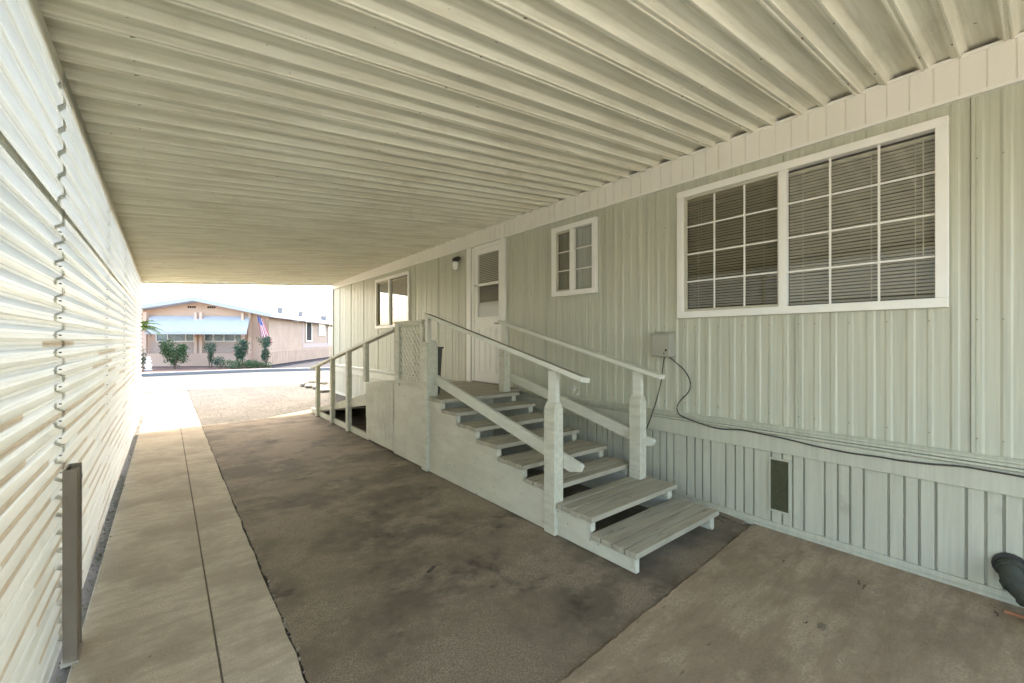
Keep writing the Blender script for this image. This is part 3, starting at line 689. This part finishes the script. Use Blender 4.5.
def cable(pxs, X, name, label, r=.0055):
    pts = catmull([onwall(x, y, X) for x, y in pxs], 6); b = MB(); b.tube(pts, r, 8)
    return tag(b.build(name, M['cable'], smooth=True), label, 'cable')
cable([(668, 356), (674, 361), (684, 370), (690, 381), (689, 391), (681, 400), (677, 407), (679, 414), (686, 418), (705, 425), (722, 429), (742, 430), (762, 434), (782, 438), (815, 446), (850, 453), (880, 457), (900, 460.5), (930, 464), (962, 466.5), (990, 471), (1024, 477), (1100, 491)], A-.052, 'cable', 'long dark cable looping from the grey box and running along the wall ledge')
cable([(664.5, 356), (663, 366), (661, 382), (657, 398), (652, 414), (646, 430), (640, 444)], A-.06, 'cable', 'short straight dark cable hanging from the grey box behind the handrail', .005)

# ------------------------------------------------------------------ drain pipe at the right
dp = thing('drain_pipe', (A-.06, .06, .1), 'dark green plastic drain elbow coming out of the skirting', 'pipe')
path = catmull([(A+.0, .10, .205), (A-.07, .10, .192), (A-.125, .085, .150), (A-.165, .04, .112), (A-.22, -.02, .088), (A-.35, -.12, .085), (A-.9, -.5, .07)], 5)
b = MB(); b.tube(path, .047, 18); b.build('elbow', M['pipe'], dp, smooth=True)
b = MB(); b.tube([(A-.028, .10, .201), (A-.062, .10, .195)], .059, 18); b.tube([path[4], path[5]], .056, 18); b.tube([path[9], path[10], path[11]], .054, 18); b.tube([path[15], path[16]], .055, 18); b.build('collar', M['pipe'], dp)
b = MB(); b.tube([(A-.012, .10, .202), (A-.030, .10, .202)], .074, 18); b.build('flange', M['black'], dp)
b = MB(); b.box(A-.30, A-.27, -.06, .03, .004, .055); b.box(A-.20, A-.185, -.02, .12, .004, .02)
tag(b.build('timber_block', M['rust'], bevel=.003), 'orange brown timber block under the drain pipe', 'wood block')
# leaf clump and scrap wood
b = MB(); rl = random.Random(2)
for i in range(14):
    x, y = 2.62+rl.uniform(-.03, .03), .70+rl.uniform(-.012, .012); chip(b, x, y, .004, rl.uniform(.005, .012), rl)
tag(b.build('leaf_clump', M['scrap']), 'small clump of dead leaves on the bare concrete slab', 'leaf')
b = MB(); b.bar((3.62, 1.50, .004), (3.67, 1.78, .008), .045, .016); b.bar((3.56, 1.62, .0), (3.60, 1.80, .004), .02, .01); 
tag(b.build('scrap_wood', M['scrap'], bevel=.002), 'weathered scrap wood pieces lying between bottom step and skirting', 'scrap wood')
b = MB(); b.bar((1.30, 2.46, -.006), (1.37, 2.50, -.006), .022, .006); tag(b.build('tar_patch', M['black']), 'small dark bit of tar on the asphalt', 'tar')

# stones edging in front of home
rs = random.Random(11)
sp = [(3.5, 15.0), (4.15, 15.35), (3.52, 14.4), (3.62, 13.9), (3.60, 13.4), (3.56, 12.95), (3.66, 14.75)]
wd = ['leftmost', 'rearmost', 'broad', 'middle', 'rounded', 'nearest', 'upper']
for i, (x, y) in enumerate(sp):
    b = MB(); bm = bmesh.new(); bmesh.ops.create_icosphere(bm, subdivisions=2, radius=1)
    sx, sy, sz = rs.uniform(.13, .19), rs.uniform(.15, .22), rs.uniform(.06, .09)
    if i == 6: pass
    vv = [(x+v.co.x*sx*rs.uniform(.9, 1.08), y+v.co.y*sy*rs.uniform(.9, 1.08), sz*.8-.02+(.12 if i == 6 else 0)+v.co.z*sz*rs.uniform(.9, 1.05)) for v in bm.verts]
    b.add(vv, [tuple(v.index for v in f.verts) for f in bm.faces]); bm.free()
    tag(b.build('border_stone', M['stone']), f'{wd[i]} pale border stone on the gravel past the ramp end', 'stone', 'border stones past the ramp')

# ------------------------------------------------------------------ far house
PH = R(30.7)
P0 = Vector((4.524, 27.618, 0))
U = Vector((cos(PH), -sin(PH), 0)); V = Vector((sin(PH), cos(PH), 0))
fh = thing('far_house', P0, 'peach single storey house with low gable roof across the street', 'house', rz=-PH)
def fb(b, name, m, parent=fh, **k): return b.build(name, m, parent, world=False, **k)
b = MB(); b.prism([(-9.6, 0), (0, 0), (0, 2.86), (-3.47, 3.62), (-9.6, 2.50)], 0, 16, 'Y')
w0 = b.v; fb(b, 'wall', M['pink'])
b = MB(); z = .78
while z < 2.85: b.prism([(0.004, z), (.028, z), (.012, z+.16), (.004, z+.16)], 0, 16, 'Y'); z += .165
fb(b, 'side_siding', M['lap'])
b = MB(); y = 0
while y < 16: b.box(.004, .03, y, y+.22, 0, .76); y += .25
fb(b, 'side_skirting', M['lap'])
# roof : two slopes with a deep white edge
b = MB()
for (xa, za, xb, zb) in ((-3.47, 3.83, .45, 2.97), (-10.0, 2.66, -3.47, 3.83)):
    b.prism([(xa, za-.24), (xb, zb-.22), (xb, zb), (xa, za)], -.75, 16.4, 'Y')
rf = fb(b, 'roof', M['roofw'])
fb_specs = [(-.55, 3.2, .13, .28), (-.35, 6.4, .13, .28), (-.2, 11.5, .2, .30)]
for x, y, w, h in fb_specs:
    zb = 3.0-(x-.45)*.213; b = MB()
    b.box(x-w, x+w, y-w, y+w, zb-.05, zb+h); b.box(x-w-.06, x+w+.06, y-w-.06, y+w+.06, zb+h-.003, zb+h+.06)
    fb(b, 'roof_vent', M['kerb'], rf)
for px_, py_, zt_, rr_ in ((-.5, 5.0, 4.35, .045), (-.7, 2.3, 3.6, .03)):
    b = MB(); b.tube([(px_, py_, 3.1), (px_, py_, zt_)], rr_, 8); fb(b, 'vent_pipe', M['post'], rf)
for x0, x1 in ((-6.15, -5.98), (-3.62, -3.50), (-3.36, -3.24), (-1.25, -1.12), (-.98, -.85)):
    b = MB(); b.box(x0, x1, -.42 if x0 < -1.1 else -.2, -.28 if x0 < -1.1 else -.06, 0.76, 3.0); fb(b, 'post', M['pinkp'])
b = MB(); b.box(-9.6, -.86, -.55, -.004, 0, .76); fb(b, 'planter_wall', M['pink'])
b = MB()
for r_ in range(8):
    z = .775+r_*.075; x = -6.1+(r_ % 2)*.12
    while x < -1.3:
        b.box(x, min(x+.235, -1.15), -.05, -.006, z, z+.068); x += .245
fb(b, 'brick_panel', M['brick'])
b = MB(); b.hexa([(-5.3, -1.5, 1.87), (-.5, -1.5, 1.87), (-.93, -.05, 2.79), (-6.05, -.05, 2.79), (-5.3, -1.5, 1.90), (-.5, -1.5, 1.90), (-.93, -.05, 2.82), (-6.05, -.05, 2.82)])
for k in range(14):
    t = k/14; 
    yy = -1.5+1.45*t; zz = 1.905+.9*t; xa = -5.3-.75*t; xb = -.5-.43*t
    b.box(xa, xb, yy, yy+.05, zz, zz+.03)
b.box(-5.32, -.48, -1.52, -1.502, 1.78, 1.90)
fb(b, 'awning', M['awn'])
for x0, x1, cols in ((-5.70, -3.82, (.3, .78)), (-3.31, -1.27, (.23, .5, .78))):
    b = MB(); b.box(x0, x1, -.08, -.006, 1.38, 1.44); b.box(x0, x1, -.08, -.006, 1.86, 1.95)
    for t in (0, *cols, 1): x = x0+(x1-x0)*t; b.box(x-.03, x+.03, -.08, -.006, 1.44, 1.86)
    w = fb(b, 'window', M['white']); b = MB(); b.box(x0, x1, -.03, -.007, 1.44, 1.86); fb(b, 'pane', M['fglass'], w)
for x in (-3.95, -2.95):
    b = MB()
    for k in range(4): b.box(x-.22+.11*k, x-.14+.11*k, -.02, -.006+.004, 3.26, 3.36)
    fb(b, 'gable_vent', M['dark'])
for y0, y1, z0, z1 in ((6.4, 7.5, 1.45, 2.72), (9.4, 11.0, 1.95, 2.72), (12.0, 13.7, 1.2, 2.5)):
    b = MB()
    b.box(.03, .07, y0-.12, y1+.12, z0-.12, z0); b.box(.03, .07, y0-.12, y1+.12, z1, z1+.1); b.box(.03, .07, y0-.12, y0, z0, z1); b.box(.03, .07, y1, y1+.12, z0, z1)
    w = fb(b, 'window', M['white']); b = MB(); b.box(.03, .045, y0, y1, z0, z1); fb(b, 'pane', M['dark'] if y0 < 7 else M['fglass'], w)
b = MB(); b.box(.029, .0295, 5.7, 5.9, .92, 2.7); b.box(.029, .036, 5.7, 14, .92, 1.25); fb(b, 'pale_panel', M['brick'])
b = MB()
for k in range(2): b.box(.03, .12, 3.7+k*.6, 4.1+k*.6, 2.70, 2.80)
fb(b, 'eave_vent', M['fwhite'])
# flag hanging from a short pole at the house corner
fl = thing('flag', P0+U*(-.22)-V*.5+Vector((0, 0, 2.15)), 'red white and blue striped flag hanging at the corner of the peach house', 'flag', rz=-PH)
b = MB(); b.tube([(-.12, .45, .15), (-.02, -.05, .75)], .014, 8); b.build('flagpole', M['box'], fl, world=False)
nx, nz = 13, 24
b = MB(); W_, H_ = .62, 1.35
def fp(i, j, off=0):
    u = i/nx; w = j/nz
    return (-.05+W_*(u-.1)*(.55+.45*w)+.20*w*(1-.1*u)-.08, .06*sin(u*11+w*2)-off-.02*w, .72-H_*w*(.88+.1*u)-.25*u)
vs = [fp(i, j) for j in range(nz+1) for i in range(nx+1)]
k = 0
b.v = vs
for j in range(nz):
    for i in range(nx):
        m = 2 if (i < 7 and j < 9) else (0 if i % 2 == 0 else 1)
        b.f.append((j*(nx+1)+i, j*(nx+1)+i+1, (j+1)*(nx+1)+i+1, (j+1)*(nx+1)+i)); b.mi.append(m)
cl = b.build('cloth', [M['red'], M['fwhite'], M['blue']], fl, world=False, solid=.003, smooth=True)
b = MB()
for r_ in range(9):
    for q in range(6 if r_ % 2 == 0 else 5):
        i = .5+q*1.1+(.55 if r_ % 2 else 0); j = .5+r_*.95; c = Vector(fp(i, j, .006)); s_ = .013
        pts = [(c.x+(s_ if t % 2 == 0 else s_*.4)*sin(t*pi/5), c.y, c.z+(s_ if t % 2 == 0 else s_*.4)*cos(t*pi/5)) for t in range(10)]
        b.add(pts, [tuple(range(10))])
tag(b.build('stars', M['fwhite'], cl, world=False), kind='stuff')

# kerb, bed, far driveway
kb = [(-80, 24.1), (-.7, 23.1), (2.0, 23.25), (3.5, 23.1), (5.7, 22.4), (12, 20.7), (80, 9.1)]
b = MB()
for (xa, ya), (xb, yb) in zip(kb, kb[1:]):
    b.hexa([(xa, ya, -.02), (xb, yb, -.02), (xb, yb+.3, -.02), (xa, ya+.3, -.02), (xa, ya, .11), (xb, yb, .11), (xb, yb+.3, .11), (xa, ya+.3, .11)])
struct(b.build('kerb', M['kerb']))
bed = [(-40, 24.0), (-.7, 23.38), (2.0, 23.5), (3.6, 23.35), (4.3, 25.2), tuple((P0-V*.02)[:2]), tuple((P0-U*9.6-V*.3)[:2]), (-40, 34)]
b = MB(); b.add([(x, y, .06) for x, y in bed], [tuple(range(len(bed)))]); struct(b.build('planting_bed', M['bed']))
q = P0+V*30
sheet('far_driveway', [(3.62, 23.32), (5.7, 22.72), (12, 21.0), (30, 18), (60, 40), (q.x+30, q.y), (q.x+.02, q.y), (P0.x+.02, P0.y), (4.32, 25.2)], .05, M['drive'])

# plants
def leaves(b, c, rx, ry, rz, n, s, rnd, clumps=9):
    cs = [(c[0]+rnd.uniform(-.7, .7)*rx, c[1]+rnd.uniform(-.7, .7)*ry, c[2]+rnd.uniform(-.75, .75)*rz) for _ in range(clumps)]
    for i in range(n):
        k = rnd.choice(cs); p = [k[0]+rnd.gauss(0, .24)*rx, k[1]+rnd.gauss(0, .24)*ry, k[2]+rnd.gauss(0, .22)*rz]
        d = Vector((rnd.gauss(0, 1), rnd.gauss(0, 1), rnd.gauss(.3, .8))).normalized(); e = d.orthogonal().normalized(); e.rotate(Matrix.Rotation(rnd.uniform(0, 6.28), 3, d))
        q = Vector(p); f2 = d.cross(e); a = s*rnd.uniform(.6, 1.2)
        b.add([q, q+e*a*.5+f2*a*.25, q+e*a, q+e*a*.5-f2*a*.25], [(0, 1, 2, 3)])
def shrub(x, y, specs, stem_h, label, m, n, s, stems=3, seed=1):
    rnd = random.Random(seed); t = thing('shrub', (x, y, .06), label, 'shrub', 'shrubs in front of the peach house')
    b = MB()
    for (dx, z, rx, rz) in specs: leaves(b, (x+dx, y, z), rx, rx*.8, rz, int(1.8*n/len(specs)), s*.8, rnd, 14)
    b.build('foliage', m, t)
    b = MB()
    for i in range(stems):
        a = rnd.uniform(0, 6.28); b.tube([(x+.05*cos(a), y+.05*sin(a), .05), (x+.12*cos(a), y+.12*sin(a), stem_h*.5), (x+.16*cos(a), y+.16*sin(a), stem_h)], [.03, .025, .012], 6)
    b.build('stem', M['bark'], t)
shrub(.35, 26.9, [(-.3, 1.15, .3, .4), (.05, .7, .42, .4), (.25, .9, .26, .35)], .9, 'broad loose green shrub at the left of the planting bed', M['leaf'], 1500, .13, seed=1)
shrub(1.72, 26.3, [(0, 1.15, .24, .28), (0, .6, .10, .3)], .9, 'slim dark shrub on a thin stem between the two windows', M['leafb'], 700, .10, 2, 2)
shrub(2.05, 25.6, [(0, .38, .28, .26)], .3, 'small low shrub beside the slim one', M['leafb'], 300, .10, 2, 3)
shrub(2.98, 25.9, [(0, 1.15, .34, .36), (0, .75, .24, .25)], .9, 'square clipped dark shrub under the right window', M['leafb'], 1100, .11, 3, 4)
shrub(2.95, 25.2, [(-.35, .28, .45, .22), (.45, .25, .45, .2)], .2, 'bright low spreading shrub at the foot of the clipped one', M['leaf'], 800, .11, 3, 5)
shrub(4.05, 25.6, [(0, 1.3, .32, .38), (0, .7, .2, .35)], 1.0, 'tall dark shrub at the house corner below the flag', M['leafb'], 1100, .11, 3, 6)
shrub(3.75, 25.0, [(-.3, .22, .3, .16), (.2, .2, .3, .14)], .2, 'low green ground shrub near the driveway corner', M['leaf'], 450, .10, 2, 8)
shrub(-.95, 26.6, [(0, .6, .35, .5)], .5, 'greyish shrub half hidden behind the corrugated wall end', M['leafb'], 600, .11, 2, 7)
# palm
pt = thing('palm_tree', (-1.05, 26.2, .06), 'young palm with yellow green arching fronds behind the wall end', 'palm')
b = MB(); b.tube([(-1.05, 26.2, 0), (-1.03, 26.2, .9), (-1.05, 26.2, 1.98)], [.14, .12, .11], 10); b.build('trunk', M['bark'], pt)
rp = random.Random(4); b = MB()
for i in range(30):
    a = 2*pi*i/30*2.4; el = rp.uniform(.2, 1.25); Ln = rp.uniform(.85, 1.15); pp = []
    for j in range(9):
        t = j/8; rr = Ln*t*cos(el*(1-.25*t)); zz = 2.0+Ln*t*sin(el)-.55*t*t
        pp.append(Vector((-1.05+rr*cos(a), 26.2+rr*sin(a), zz)))
    b.tube(pp, .012, 4)
    sd_ = Vector((-sin(a), cos(a), 0))
    for j in range(1, 9):
        for h2 in (0, .5):
            if j == 8 and h2: continue
            c = pp[j] if not h2 else (pp[j]+pp[j-1])/2
            fw = (pp[j]-pp[j-1]).normalized()
            for sg in (-1, 1):
                l = .34*(1-.5*abs(j/8-.4)); tip = c+(sd_*sg*.8+fw*.7-Vector((0, 0, .25))).normalized()*l
                b.add([c-fw*.02, c+fw*.025, tip], [(0, 1, 2)])
b.build('crown', M['frond'], pt)
# statue
stt = thing('garden_statue', (-.62, 25.6, .06), 'small white garden statue at the left end of the planting bed', 'statue')
b = MB(); b.lathe([(r_*.85, z_*.62) for r_, z_ in [(.16, 0), (.16, .08), (.10, .10), (.15, .25), (.17, .40), (.08, .52), (.12, .60), (.13, .70), (.06, .78), (.09, .84), (.09, .92), (.03, 1.0)]], (-.62, 25.6, .10), 14); b.build('figure', M['statue'], stt, smooth=True)
b = MB(); b.box(-.78, -.46, 25.44, 25.76, .055, .103); b.build('plinth', M['kerb'], stt)
